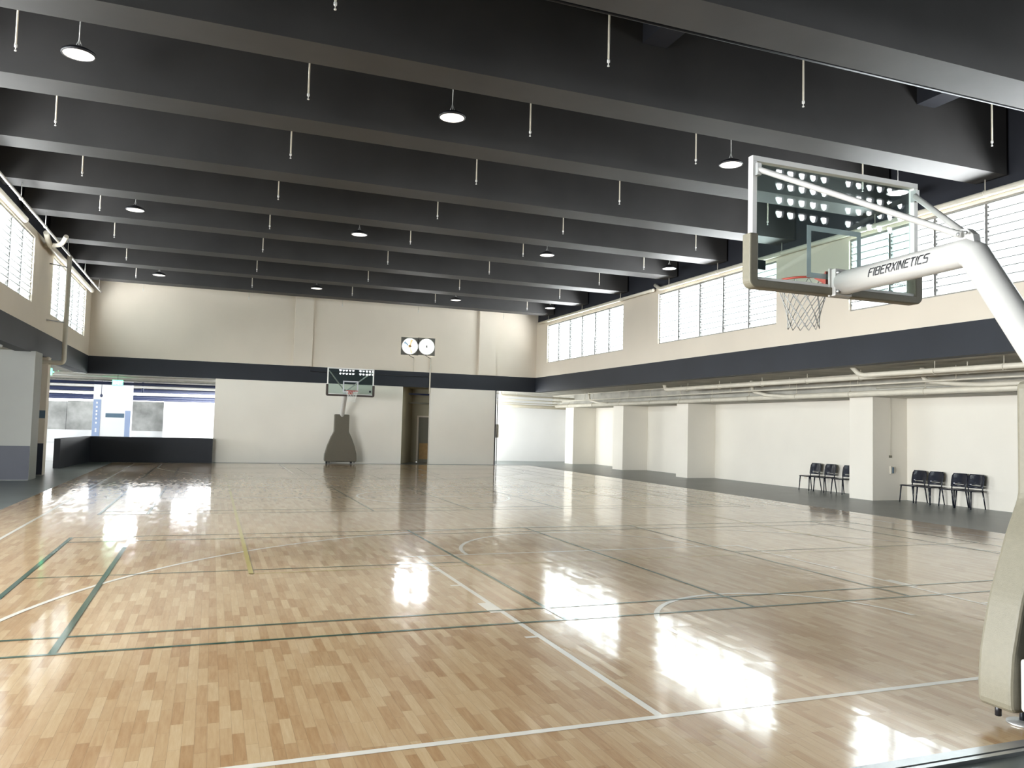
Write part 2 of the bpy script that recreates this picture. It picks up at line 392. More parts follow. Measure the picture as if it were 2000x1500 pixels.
# back wall with breeze-block vents high up
vb = MB(); VX = [(1.9, 6), (4.14, 5), (5.7, 6), (7.58, 4)]; cell = .25
holes = []
for x0, n in VX:
    for i in range(n): holes.append(x0+i*cell)
zr = [5.42, 5.67, 5.92, 6.17]
def cell_face(mb, x, z, y0, y1):
    c = cell; w0, w1, h = .045, .085, .065     # narrow bottom, wide top
    cx, cz = x+c/2, z+c/2
    hole = [(cx-w0, cz-h), (cx+w0, cz-h), (cx+w1, cz), (cx+w1, cz+h), (cx-w1, cz+h), (cx-w1, cz)]
    o = [(x, z), (x+c, z), (x+c, cz), (x+c, z+c), (x, z+c), (x, cz)]
    for y in (y0, y1):
        vs = [(p[0], y, p[1]) for p in o]+[(p[0], y, p[1]) for p in hole]
        mb.add(vs, [(i, (i+1) % 6, 6+(i+1) % 6, 6+i) for i in range(6)])
    vs = [(p[0], y0, p[1]) for p in hole]+[(p[0], y1, p[1]) for p in hole]
    mb.add(vs, [(i, (i+1) % 6, 6+(i+1) % 6, 6+i) for i in range(6)])
Y0, Y1 = YB-.07, YB
for x in holes:
    for z in zr: cell_face(vb, x, z, Y0, Y1)
vb.box(-14, 12.9, Y0, Y1, -.02, 5.42); vb.box(-14, 12.9, Y0, Y1, 6.42, ZC)
edges = [-14]+[v for x0, n in VX for v in (x0, x0+n*cell)]+[12.9]
for i in range(0, len(edges), 2): vb.box(edges[i], edges[i+1], Y0, Y1, 5.42, 6.42)
struct('wall_back', vb, M_band)
# ceiling slab and beams
struct('ceiling', MB().box(XL-.4, XR+.4, YB-.3, YF+.3, ZC, ZC+.2), M_ceil)
BE = [-4.4, -1.55, 1.27, 4.12, 6.98, 9.75, 12.78, 15.65, 18.27, 21.53, 24.75, 28.1]     # far edge of each beam
for y in BE:
    struct('ceiling_beam', MB().box(XL+.02, XR-.02, y-.65, y, ZS, ZC), M_beam)
for x in (1.0, 6.6):
    struct('ceiling_beam', MB().box(x, x+.42, 4.12, 6.33, 7.62, ZC), M_ceil)
tag(MB().tube([(XL+.1, 4.36, 6.78), (XR, 4.36, 6.78)], .022, 8).build('conduit', M_dark_leg), 'dark thin conduit running behind the nearest full ceiling beam', 'conduit')

# ------------------------------------------------------------------ right aisle
struct('wall_right', MB().box(XW, XW+.2, YB, 33.3, -.02, 3.5), M_white)
struct('wall_far', MB().box(6.0, XW+.2, 33.2, 33.4, -.02, 3.5), M_recess)
struct('wall_far', MB().box(6.0, 6.2, YF+.2, 33.2, -.02, .9), M_recess)
portal('opening_daylight', (5.9, 31.4, 2.1), (0, -PI/2, 0), 2.4, 3.5, .36)
struct('ceiling', MB().box(XR+.35, XW+.2, YB, YF+.3, 3.33, 3.53), M_conc)
struct('ceiling', MB().box(6.0, XW+.2, YF+.3, 33.4, 3.33, 3.53), M_conc)
struct('trim_11', MB().box(11.39, XW, YB, 33.2, 2.72, 3.33), M_conc)
for k, (a, b) in enumerate(((12.1, 12.92), (20.8, 21.56), (25.7, 26.6), (30.65, 31.56), (3.4, 4.2), (-4.6, -4.0))):
    c = struct('column', MB().box(11.4, XW, a, b, -.02, 2.72), M_white, bevel=.008)
# ------------------------------------------------------------------ left side
struct('ceiling', MB().box(-14.2, XL-.35, YB, YF+.3, 3.33, 3.53), M_conc)
struct('wall_left', MB().box(-14.2, -14, YB, 10.5, -.3, 1.0).box(-14.2, -14, 10.5, 19.4, -.3, 3.33), M_grey)  # unseen wall, left open at its near end to light the right aisle
def pier(x0, x1, y0, y1, wz, stripe=None, m=M_grey):
    p = struct('column', MB().box(x0, x1, y0, y1, -.02, 3.33), m)
    MB().box(x0, x1-.004, y0-.006, y0, 0, wz).build('wainscot', M_wains, p)
    if stripe: MB().box(x0, x1-.004, y0-.006, y0, *stripe).build('painted_stripe', M_blue, p)
    return p
pier(-14.0, -9.3, 19.42, 20.32, .87)
pier(-14.0, -9.36, 21.5, 21.9, .88, (1.59, 1.81), M_cream)
struct('wall_low', MB().prism([(-9.64, 24.8), (-9.46, 24.8), (-9.15, 29.05), (-4.88, 29.05), (-4.88, 29.4), (-9.34, 29.4)], 'z', -.02, .94), M_band)

# ------------------------------------------------------------------ parking level beyond the opening
struct('floor', MB().box(-26, -14, 19.4, 29.6, -.3, -.02).box(-26, 2.6, 33.5, 57, -.3, -.02).box(-26, 2.4, 29.6, 33.5, -.3, -.006), M_garfl)
struct('ceiling', MB().box(-26, 2.6, YF+.3, 57, 3.60, 3.8).box(-26, -14.2, 19.4, YF+.3, 3.60, 3.8), M_conc)
for y in (33.0, 40.5, 47.5): struct('ceiling_beam', MB().box(-26, 2.6, y, y+.5, 3.25, 3.6), M_conc)
struct('wall_left', MB().box(-26.2, -26, 19.4, 57, -.3, 1.1), M_conc)
struct('wall_far', MB().box(-26, -6.3, 55, 55.3, -.3, .80), M_garfl)
struct('wall_far', MB().box(-26, -13.94, 55.02, 55.3, .8, 2.66).box(-13.9, -12.4, 55.02, 55.3, .8, 2.72).box(-10.3, -8.05, 55.02, 55.3, .8, 2.8), M_conc2)
struct('column', MB().box(-8.05, -6.3, 54.6, 55.5, -.02, 3.6), M_recess)
struct('wall_far', MB().box(-6.3, -2, 56.6, 56.8, -.3, 3.6), M_recess)
gc = struct('column', MB().box(-10.25, -8.62, 38, 38.8, -.02, 3.6), M_recess)
MB().box(-10.25, -9.92, 37.985, 38, 0, 2.5).build('painted_stripe', M_sblue, gc)
MB().box(-8.86, -8.62, 37.985, 38, 0, 2.0).build('painted_stripe', M_sblue, gc)
MB().box(-9.70, -8.90, 37.985, 38, 1.66, 1.86).build('painted_stripe', M_blue, gc)
dm = MB()
for i, z in enumerate((2.3, 2.1, 1.9, 1.75, 1.55, 1.35, 1.05, .95)):
    dm.box(-10.12, -10.05-.0*i, 37.975, 37.985, z, z+.09)
dm.build('painted_mark', M_recess, gc)
struct('wall_side', MB().box(-2.9, -2.7, 29.6, 40, -.02, 3.6), M_recess)

# ------------------------------------------------------------------ jalousie windows
wn = 0
def window(x, y0, y1, ncol, side):
    global wn; wn += 1
    o = bpy.data.objects.new('window_%d' % wn, None); COL.objects.link(o); o['kind'] = 'structure'; o.location = (x, (y0+y1)/2, WZ0)
    L_ = y1-y0; h = WZ1-WZ0; a, b = -L_/2, L_/2
    s = side    # +1: outside is +x
    fx0, fx1 = (.05, .11) if s > 0 else (-.11, -.05)
    MB().box(fx0, fx1, a, b, 0, .04).box(fx0, fx1, a, b, h-.05, h).box(fx0, fx1, a, a+.035, .04, h-.05).box(fx0, fx1, b-.035, b, .04, h-.05).build('window_frame', M_frame, o)
    cw = L_/ncol; nb = 10
    gm = MB(); em = MB()
    for c in range(ncol):
        c0 = a+c*cw; 
        if c: MB().box(fx0-.02, fx1+.01, c0-.027, c0+.027, .04, h-.05).build('mullion', M_jamb, o)
        q0, q1 = c0+.035, c0+cw-.035; ph = (h-.1)/nb
        for i in range(nb):
            zc = .055+ph*(i+.5); dx = .060*s; dz = .078; xm = (fx0+fx1)/2
            # blade: lower edge outside
            p = [(xm+dx, zc-dz), (xm-dx, zc+dz)]
            n = Vector((dz, dx)).normalized()*.003
            v = []
            for yy in (q0, q1):
                v += [(p[0][0]-n.x, yy, p[0][1]-n.y), (p[0][0]+n.x, yy, p[0][1]+n.y), (p[1][0]+n.x, yy, p[1][1]+n.y), (p[1][0]-n.x, yy, p[1][1]-n.y)]
            gm.add(v, [(0,1,2,3), (7,6,5,4), (0,4,5,1), (1,5,6,2), (2,6,7,3), (3,7,4,0)])
            # clips holding each blade end and its ground edge
            for yy in (q0-.015, q1-.012): em.box(xm-.035, xm+.035, yy, yy+.027, zc-.012, zc+.03)
            em.box(p[1][0]-.005, p[1][0]+.003, q0, q1, p[1][1]-.013, p[1][1]+.004)
    gm.build('louvre_blades', M_blade, o); em.build('blade_clips', M_jamb, o)
    portal('window_daylight', (x+s*.24, (y0+y1)/2, (WZ0+WZ1)/2), (0, s*PI/2, 0), h, L_)
for a, b, n in RWIN: window(XR, a, b, n, 1)
for a, b, n in LWIN: window(XL, a, b, n, -1)
portal('opening_daylight', (-14.3, 2.95, 2.15), (0, -PI/2, 0), 2.3, 15, 1.2)  # unseen left opening, added to brighten the right aisle
portal('opening_daylight', (-15, 55.6, 3.1), (-PI/2, 0, 0), 22, 1.0, .5)
portal('opening_daylight', (-26.3, 38, 2.35), (0, -PI/2, 0), 2.5, 37, .6)  # unseen side opening, added to bring more light into the parking level
portal('opening_daylight', (2.8, 48, 1.8), (0, PI/2, 0), 3.6, 17, .6)
portal('vent_daylight', (5.3, YB-.45, 5.92), (PI/2, 0, 0), 8, 1.4, 1.3)
portal('opening_daylight', (3.3, 29.7, 5.08), (-PI/2, 0, 0), 1.5, .75)

# ------------------------------------------------------------------ exhaust fans
for k, (x, z) in enumerate(FANS):
    f = thing('exhaust_fan', ('white round wall fan at left of the pair with coloured blades showing', 'white round wall fan at right of the pair beside the conduit, dark hub')[k], 'fan', (x, YF, z), 0, 'exhaust fans on the far wall')
    pm = MB(); n = 32; vs = []
    for i in range(n):
        a = 2*PI*i/n; c_, s_ = math.cos(a), math.sin(a); k2 = .385/max(abs(c_), abs(s_))
        vs.append((c_*k2, -.02, s_*k2)); vs.append((c_*.335, -.02, s_*.335))
    pm.add(vs, [(2*i, 2*i+1, (2*i+3) % (2*n), (2*i+2) % (2*n)) for i in range(n)])
    pm.build('mounting_plate', M_plate, f)
    MB().tube([(.345*math.cos(2*PI*i/32), -.05, .345*math.sin(2*PI*i/32)) for i in range(32)], .022, 8, closed=True).build('fan_ring', M_pipew, f)
    MB().lathe([(0.001, -.10), (.05, -.10), (.065, -.06), (.065, .04), (.001, .05)], n=16, axis='y').build('fan_hub', M_steel if k else M_wood, f)
    for j in range(5):
        a = 2*PI*j/5+k*.4
        b = MB().add([(.05, -.03, -.03), (.30, -.05, -.05), (.31, .03, .06), (.05, .03, .04)], [(0,1,2,3)]).xf(Matrix.Rotation(a, 4, 'Y'))
        o = b.build('fan_blade', (M_sblue, M_wood, M_sblue, M_blue, M_wood)[j] if not k else M_pipew, f)
        s_ = o.modifiers.new('thick', 'SOLIDIFY'); s_.thickness = .006
    g = MB()
    for r in (.10, .17, .24, .30): g.tube([(r*math.cos(2*PI*i/28), -.075, r*math.sin(2*PI*i/28)) for i in range(28)], .0035, 5, closed=True)
    for j in range(8):
        a = PI*j/8; g.tube([(-.34*math.cos(a), -.07, -.34*math.sin(a)), (.34*math.cos(a), -.07, .34*math.sin(a))], .0035, 5)
    g.build('wire_guard', M_pipew, f)
    MB().tube([(-.1, -.03, -.34), (.12, -.03, -.47), (.20, -.03, -.50)], .012, 6).build('power_cord', M_black, f)
tag(MB().tube([(3.12, YF-.03, 4.57), (3.12, YF-.03, ZB1)], .012, 8).build('conduit', M_pipe), 'thin cream conduit dropping from the left wall fan', 'conduit')
tag(MB().tube([(3.86, YF-.04, 4.58), (3.86, YF-.04, 3.05)], .03, 8).build('conduit', M_pipe), 'cream conduit dropping from the right wall fan past the dark band', 'conduit')
tag(MB().tube(smooth_path([(-1.27, YF-.04, 4.0), (-1.27, YF-.04, 3.77), (3.82, YF-.04, 3.77)], 4, .06), .02, 8).build('conduit', M_black), 'dark conduit running along the far dark band behind the backboard', 'conduit')

# ------------------------------------------------------------------ pendant lamps and sprinkler drops
ordn = ['nearest', 'second', 'third', 'fourth', 'fifth', 'sixth', 'seventh', 'eighth', 'ninth']
lamp0 = None
for ri, y in enumerate((8.1, 16.8, 26.0)):
    for ci, x in enumerate((-6.9, -1.5, 3.93, 8.03)):
        lb = 'round black pendant lamp in the %s row, %s' % (('nearest', 'middle', 'farthest')[ri], ('leftmost', 'second from left', 'third from left', 'rightmost, above the windows')[ci])
        if lamp0 is None:
            lamp0 = thing('pendant_lamp', lb, 'lamp', (x, y, 6.69), 0, 'pendant lamps hung between the ceiling beams')
            MB().lathe([(.001, .10), (.06, .10), (.085, .07), (.16, .055), (.215, .02), (.22, -.012), (.198, -.018), (.196, -.008)], n=32).build('lamp_housing', M_black, lamp0)
            MB().disc((0, 0, -.012), .197, 32).build('lamp_diffuser', M_lamp, lamp0)
            MB().tube([(0, 0, .10), (0, 0, ZC-6.69)], .008, 6).build('hanging_rod', M_steel, lamp0)
            MB().tube([(-.04, 0, .10), (0, 0, .22), (.04, 0, .10)], .006, 6).build('hook', M_steel, lamp0)
            MB().box(-.16, .16, -.03, .03, .62, .65).build('mounting_bar', M_steel, lamp0)
        else: dup(lamp0, (x, y, 6.69), lb)
drop0 = None
for bi in range(1, len(BE)):
    y = (BE[bi-1]+BE[bi]-.65)/2
    if y < 4: continue
    for ci, x in enumerate((-7.64, -3.79, -.15, 3.12, 7.04)):
        if bi == 4+0 and ci < 1 and y < 6: continue
        lb = 'slim sprinkler drop in the %s bay from the camera, %s' % (ordn[bi-4], ('leftmost', 'second from left', 'middle of five', 'fourth from left', 'rightmost')[ci])
        if drop0 is None:
            drop0 = thing('sprinkler_drop', lb, 'sprinkler', (x, y, 6.56), 0, 'sprinkler drops between the ceiling beams')
            MB().tube([(0, 0, .07), (0, 0, ZC-6.42)], .014, 8).build('drop_pipe', M_pipe, drop0)
            MB().lathe([(.001, 0), (.016, 0), (.016, .012), (.007, .016), (.007, .05), (.02, .055), (.02, .09), (.014, .095)], n=10).build('sprinkler_head', M_pipew, drop0)
        else: dup(drop0, (x, y, 6.56 if y < 15 else 6.53), lb)
y = (28.1+29.4)/2
for ci, x in enumerate((-7.6, -3.79, -.12, 3.1, 6.98)):
    dup(drop0, (x, y, 6.47), 'slim sprinkler drop right in front of the far wall, %s' % ('leftmost', 'second from left', 'middle of five', 'fourth from left', 'rightmost')[ci])

# ------------------------------------------------------------------ pipe runs
def pipe(label, pts, r, m=M_pipe, rad=.2, hangers=None, ztop=None, name='pipe'):
    t = thing(name, label, 'pipe', pts[0])
    o0 = Vector(pts[0])
    MB().tube([p-o0 for p in smooth_path(pts, 6, rad)], r, 14).build('pipe_run', m, t)
    if hangers:
        for hx, hy, hz in hangers:
            h = Vector((hx, hy, hz))-o0
            n = 14; d = Vector((0, 1, 0)) if abs(hx-pts[-1][0]) < abs(hy-pts[-1][1])+.01 else Vector((1, 0, 0))
            mb = MB()
            if abs(d.y) > .5: ring = [h+Vector((r*1.1*math.cos(2*PI*i/n), 0, r*1.1*math.sin(2*PI*i/n))) for i in range(n)]
            else: ring = [h+Vector((0, r*1.1*math.cos(2*PI*i/n), r*1.1*math.sin(2*PI*i/n))) for i in range(n)]
            mb.tube(ring, .010, 6, closed=True)
            mb.tube([h+Vector((0, 0, r)), Vector((h.x, h.y, ztop-o0.z))], .009, 6)
            mb.build('pipe_hanger', m, t)
    return t
pipe('long cream drain pipe along the top of the aisle columns', [(11.12, -4.0, 2.80), (11.12, 32.1, 2.78)], .078, hangers=[(11.12, y, 2.79) for y in (7.6, 10.2, 12.6, 14.7, 16.9, 18.9, 20.9, 23, 25.5, 28, 30.6)], ztop=3.33)
pipe('cream pipe turning up into the aisle ceiling at its far end', [(10.2, 20.5, 3.34), (10.2, 20.4, 3.16), (10.2, -4.0, 3.12)], .07, rad=.16, hangers=[(10.2, y, 3.14) for y in (5.5, 8.3, 11.3, 13.2, 15.1, 17.2, 19.0)], ztop=3.33)
pipe('cream pipe nearest the dark band, turning up at its far end', [(9.6, 10.95, 3.34), (9.6, 10.7, 3.13), (9.6, -4.0, 3.08)], .06, rad=.18, hangers=[(9.6, y, 3.11) for y in (7.0, 8.6)], ztop=3.33)
pipe('thin sprinkler main running between the two larger aisle pipes', [(10.7, -4.0, 3.01), (10.7, 30.5, 2.98)], .022, hangers=[(10.7, y, 3.0) for y in (9.0, 11.9, 14.5, 17.3, 20.2, 24, 28)], ztop=3.33)
pipe('thin conduit close under the aisle ceiling', [(10.45, -4.0, 3.24), (10.45, 31, 3.24)], .014)
pipe('thin pipe against the aisle beam beside the column', [(11.34, -4.0, 2.95), (11.34, 11.9, 2.95)], .03)
pipe('cream branch pipe bending down into the long drain pipe', [(10.9, 16.5, 3.34), (10.9, 16.45, 3.0), (11.0, 15.9, 2.86), (11.12, 14.9, 2.79), (11.12, 14.6, 2.79)], .055, rad=.12)
pipe('cream branch pipe bending toward the near end of the drain pipe', [(10.8, 10.0, 3.34), (10.8, 9.95, 3.02), (10.95, 9.3, 2.93), (11.0, 8.6, 2.88), (11.0, 6.0, 2.88)], .055, rad=.15)
pipe('cream branch pipe by the farthest aisle columns', [(10.9, 28.0, 3.34), (10.9, 27.95, 3.0), (11.0, 27.3, 2.86), (11.12, 26.3, 2.79)], .05, rad=.12)
pipe('thick cream pipe across the end wall of the aisle', [(6.3, 32.4, 2.76), (12.6, 32.4, 2.71)], .085)
pipe('cream pipe turning up beside the white partition end', [(7.62, 30.6, 3.34), (7.62, 30.6, 3.18), (11.4, 30.6, 3.12)], .045, rad=.12, hangers=[(8.4, 30.6, 3.17)], ztop=3.33)
pipe('thin pipe along the end wall above the thick one', [(6.3, 32.0, 3.05), (12.6, 32.0, 3.0)], .025)
pipe('thin lower pipe on the end wall', [(6.3, 32.6, 2.9), (12.6, 32.6, 2.88)], .02)
pipe('cream drain pipe along the top of the right window wall, far stretch', [(8.74, 18.9, 6.40), (8.74, 28.9, 6.42)], .055, hangers=[(8.74, y, 6.41) for y in (21.2, 24.4, 27.8)], ztop=6.66)
pipe('cream drain pipe along the top of the right window wall, near stretch', [(8.74, -4.2, 6.36), (8.74, 18.5, 6.38), (8.74, 18.8, 6.55)], .06, rad=.12, hangers=[(8.74, y, 6.37) for y in (3.8, 6.7, 9.4, 12.5, 15.3, 17.95)], ztop=6.66)
pipe('bright thin pipe rail along the left window wall', [(-8.98, -4.2, 6.37), (-8.98, 28.4, 6.27)], .030, M_pipew, hangers=[(-8.98, y, 6.30) for y in (15.3, 17.95, 21.2, 24.4, 27.8)], ztop=6.66)
pipe('beige drain pipe above the nearer left window', [(-9.22, -4.2, 6.22), (-9.22, 17.0, 6.22)], .07)
pipe('beige drain pipe above the farther left window', [(-9.22, 19.4, 6.45), (-9.22, 19.9, 6.24), (-9.22, 28.0, 6.24)], .07, rad=.25)
pipe('short curved beige pipe crossing to the left rail', [(-9.35, 20.2, 6.27), (-8.9, 19.7, 6.22), (-8.75, 19.4, 6.4)], .06, rad=.2)
vp = pipe('vertical cream downpipe on the left wall, elbow at its foot', [(-9.0, 21.65, 6.3), (-9.0, 21.65, 3.18), (-10.4, 21.3, 3.18)], .065, rad=.12)
for z in (5.95, 4.35):
    MB().tube([Vector((-9.42, 21.2, z))-Vector((-9.0, 21.65, 6.3)), Vector((-9.0, 21.65, z-.0))-Vector((-9.0, 21.65, 6.3))], .02, 6).build('wall_bracket', M_steel, vp)
pipe('curved grey pipe under the left band at the picture edge', [(-10.2, 17.4, 3.2), (-9.72, 17.4, 3.2), (-9.66, 17.4, 3.32)], .07, M_steel, rad=.2)
# pipes in the parking level
for i, (lab, y, z, r, m) in enumerate((
    ('cream pipe highest and nearest under the parking ceiling', 30.6, 3.28, .04, M_pipew), ('grey pipe second from the front under the parking ceiling', 31.8, 3.18, .03, M_steel),
    ('thin dark pipe under the first parking beam', 34.2, 3.16, .07, M_dkpipe), ('pale pipe crossing high behind the parking column', 39.2, 3.22, .05, M_pipew),
    ('dark pipe in the middle of the parking ceiling', 42.0, 3.16, .08, M_dkpipe), ('pale pipe below the third parking beam', 44.5, 3.05, .05, M_pipew),
    ('thick navy pipe low before the far parapet', 50.0, 2.98, .10, M_dkpipe), ('navy pipe just above the concrete panels', 52.6, 2.90, .09, M_dkpipe),
    ('dark cable tray pipe behind the middle beam', 46.0, 3.22, .14, M_dkpipe), ('pale pipe farthest under the parking ceiling', 53.6, 3.15, .05, M_pipew))):
    if z > 0: pipe(lab, [(-25, y, z-.05), (-3.0, y, z)], r, m)
tag(MB().box(-8.3, -6.5, 47.0, 47.5, 3.0, 3.28).build('cable_trunking', M_pipew), 'white boxed duct under the parking ceiling', 'duct')
tag(MB().tube([(-8.3, 40, 3.6), (-8.3, 40, 2.95)], .05, 8).build('pipe', M_dkpipe), 'short black vertical pipe hanging in the parking level', 'pipe')
tag(MB().tube([(-9.86, 37.5, 3.6), (-9.86, 37.5, 2.75)], .012, 6).lathe([(.001, 2.6), (.05, 2.62), (.06, 2.7), (.02, 2.76)], (-9.86, 37.5, 0), 12).build('ceiling_camera', M_dkpipe), 'small dark dome hanging on a rod before the parking column', 'camera')

for k, (x, y) in enumerate(((-8.6, 35.8), (-5.2, 37.0), (-12.5, 35.8), (-6.2, 44.5), (-12.0, 50.5))):  # battens added as fill light for the white parking column and its surroundings
    t = thing('fill_batten', 'added fill-light batten under the parking ceiling, %s' % ('above the white column', 'right of the white column', 'left of the white column', 'deep at right', 'deepest, above the parapet')[k], 'lamp', (x, y, 3.6), 0, 'added fill-light battens in the parking level')
    MB().box(-.7, .7, -.05, .05, -.06, 0).build('lamp_body', M_pipew, t); MB().tube([(-.65, 0, -.08), (.65, 0, -.08)], .022, 8).build('lamp_tube', M_tube, t)
# exit signs
def text_mesh(name, s, size, m, parent, fn, shear=0, bold=0, spacing=1.0, ext=0.0, width=None, cuts=False):
    cu = bpy.data.curves.new(name, 'FONT'); cu.body = s; cu.size = size; cu.shear = shear; cu.offset = bold; cu.space_character = spacing; cu.extrude = ext
    cu.align_x = 'CENTER'; cu.align_y = 'CENTER'
    o = bpy.data.objects.new(name, cu); COL.objects.link(o); dg = bpy.context.evaluated_depsgraph_get(); dg.update()
    me = bpy.data.meshes.new_from_object(o.evaluated_get(dg)); COL.objects.unlink(o); bpy.data.objects.remove(o)
    if width:
        xs = [v.co.x for v in me.vertices]; k = width/(max(xs)-min(xs))
        for v in me.vertices: v.co.x *= k
    if cuts:
        bm = bmesh.new(); bm.from_mesh(me)
        lo, hi = min(v.co.y for v in bm.verts), max(v.co.y for v in bm.verts); q = lo+.005
        while q < hi:
            bmesh.ops.bisect_plane(bm, geom=bm.verts[:]+bm.edges[:]+bm.faces[:], plane_co=(0, q, 0), plane_no=(0, 1, 0)); q += .005
        bmesh.ops.triangulate(bm, faces=bm.faces[:])
        bm.to_mesh(me); bm.free()
    for v in me.vertices: v.co = Vector(fn(v.co))
    me.materials.clear(); me.materials.append(m)
    o = bpy.data.objects.new(name, me); COL.objects.link(o)
    if parent: o.parent = parent
    return o
e1 = thing('exit_sign', 'green lit exit sign hanging in front of the white parking column', 'sign', (-8.42, 29.9, 3.0))
MB().box(-.19, .19, -.02, .02, -.11, .11).build('sign_panel', M_green, e1); MB().tube([(0, 0, .1), (0, 0, .6)], .008, 6).build('hanging_rod', M_black, e1)
text_mesh('lettering', 'EXIT', .17, M_ltr, e1, lambda c: (c.x, -.024, c.y), bold=.004)
e2 = thing('exit_sign', 'green lit exit sign seen edge-on beside the beige pier', 'sign', (-9.75, 24.6, 3.07))
MB().box(-.09, -.05, -.19, .19, -.11, .11).box(-.09, -.0, .18, .2, -.02, .02).build('sign_panel', M_green, e2); MB().tube([(-.07, 0, .1), (-.07, 0, .26)], .008, 6).build('hanging_rod', M_black, e2)
pipe('thin pale pipe running back from the edge-on exit sign', [(-9.65, 24.9, 3.12), (-9.5, 29.7, 3.31)], .02, M_pipew)
# small electrical bits
t = thing('switch_box', 'small grey switch box on the camera side of the near aisle column', 'switch box', (12.03, 12.1, .79))
MB().box(-.05, .05, -.04, 0, -.10, .10).build('box_body', M_pipe, t, .005); MB().box(.0, .045, -.055, -.04, -.08, .08).build('switch_cover', M_blue, t)
t = thing('light_switch', 'small beige switch above the grey switch box on the column', 'switch', (12.0, 12.1, 1.15))
MB().box(-.045, .045, -.02, 0, -.03, .03).build('switch_plate', M_dgrey, t); MB().tube([(0, -.012, .03), (0, -.012, 1.6)], .006, 6).build('surface_conduit', M_pipe, t)
for k, y in enumerate((28.5, 27.9)):
    tag(MB().box(XW-.015, XW, y-.05, y+.05, .32, .42).build('wall_socket', M_dgrey), ('small dark wall socket farther from camera between the far aisle columns', 'small dark wall socket nearer the camera between the far aisle columns')[k], 'socket')
for k, y in enumerate((22.9, 16.0)):
    tag(MB().box(XW-.015, XW, y-.05, y+.05, .30, .40).build('wall_socket', M_cream), ('pale wall socket just left of the third aisle column', 'pale wall socket in the long wall bay left of the chairs')[k], 'socket')
tag(MB().box(6.97, 7.12, YF-.02, YF+.2, 1.2, 1.8).build('panel_box', M_pipe, bevel=.01), 'pale electrical box on the end edge of the white partition', 'electrical box')
tag(MB().tube([(7.02, YF-.04, .02), (7.02, YF-.04, 3.3)], .018, 6).build('conduit', M_black), 'black vertical cable on the end edge of the white partition', 'conduit')
tag(MB().tube([(7.0, 33.15, 2.1), (7.9, 33.15, 2.08)], .02, 6).build('conduit', M_dgrey), 'short horizontal bar on the end wall of the aisle', 'conduit')

# ------------------------------------------------------------------ basketball stands
def rounded(pts, r, k=4):
    n = len(pts); out = []
    for i in range(n):
        p = Vector(pts[i]); a = Vector(pts[i-1])-p; b = Vector(pts[(i+1) % n])-p
        ra = min(r, a.length*.4, b.length*.4); A = p+a.normalized()*ra; B = p+b.normalized()*ra
        for j in range(k+1):
            t = j/k; out.append(tuple(A*(1-t)**2+p*2*t*(1-t)+B*t*t))
    return out
GLYPH = {'F': (.6, [[(0,0),(0,1),(.6,1)], [(0,.5),(.48,.5)]]), 'I': (0, [[(0,0),(0,1)]]),
 'B': (.62, [[(0,0),(0,1),(.5,1),(.6,.9),(.6,.62),(.5,.52),(0,.52)], [(.5,.52),(.62,.42),(.62,.1),(.52,0),(0,0)]]),
 'E': (.6, [[(.6,1),(0,1),(0,0),(.6,0)], [(0,.52),(.5,.52)]]), 'R': (.62, [[(0,0),(0,1),(.5,1),(.62,.88),(.62,.62),(.5,.5),(0,.5)], [(.3,.5),(.62,0)]]),
 'X': (.62, [[(0,1),(.62,0)], [(.62,1),(0,0)]]), 'N': (.6, [[(0,0),(0,1),(.6,0),(.6,1)]]), 'T': (.62, [[(0,1),(.62,1)], [(.31,1),(.31,0)]]),
 'C': (.6, [[(.6,1),(.1,1),(0,.9),(0,.1),(.1,0),(.6,0)]]), 'S': (.6, [[(.62,1),(.1,1),(0,.9),(0,.62),(.1,.52),(.5,.52),(.6,.42),(.6,.1),(.5,0),(-.02,0)]])}
def stroke_text(name, s, width, height, m, parent, fn, wt=.17, shear=.32, gap=.30):
    tot = sum(GLYPH[c][0] for c in s)+gap*(len(s)-1)+shear; k = width/(tot*height)
    mb = MB(); cx = 0
    for c in s:
        wd, strokes = GLYPH[c]
        for st in strokes:
            for p, q in zip(st, st[1:]):
                p = Vector(p); q = Vector(q); d = (q-p).normalized(); n_ = Vector((-d.y, d.x))*wt/2; p = p-d*wt*.42; q = q+d*wt*.42
                m_ = 8; vs = []
                for i in range(m_+1):
                    b = p+(q-p)*i/m_
                    for sgn in (-1, 1):
                        v = b+n_*sgn; vs.append(fn(Vector((((v.x+cx+shear*v.y)*k-tot*k/2)*height, (v.y-.5)*height, 0))))
                mb.add(vs, [(2*i, 2*i+1, 2*i+3, 2*i+2) for i in range(m_)])
        cx += wd+gap
    return mb.build(name, m, parent)
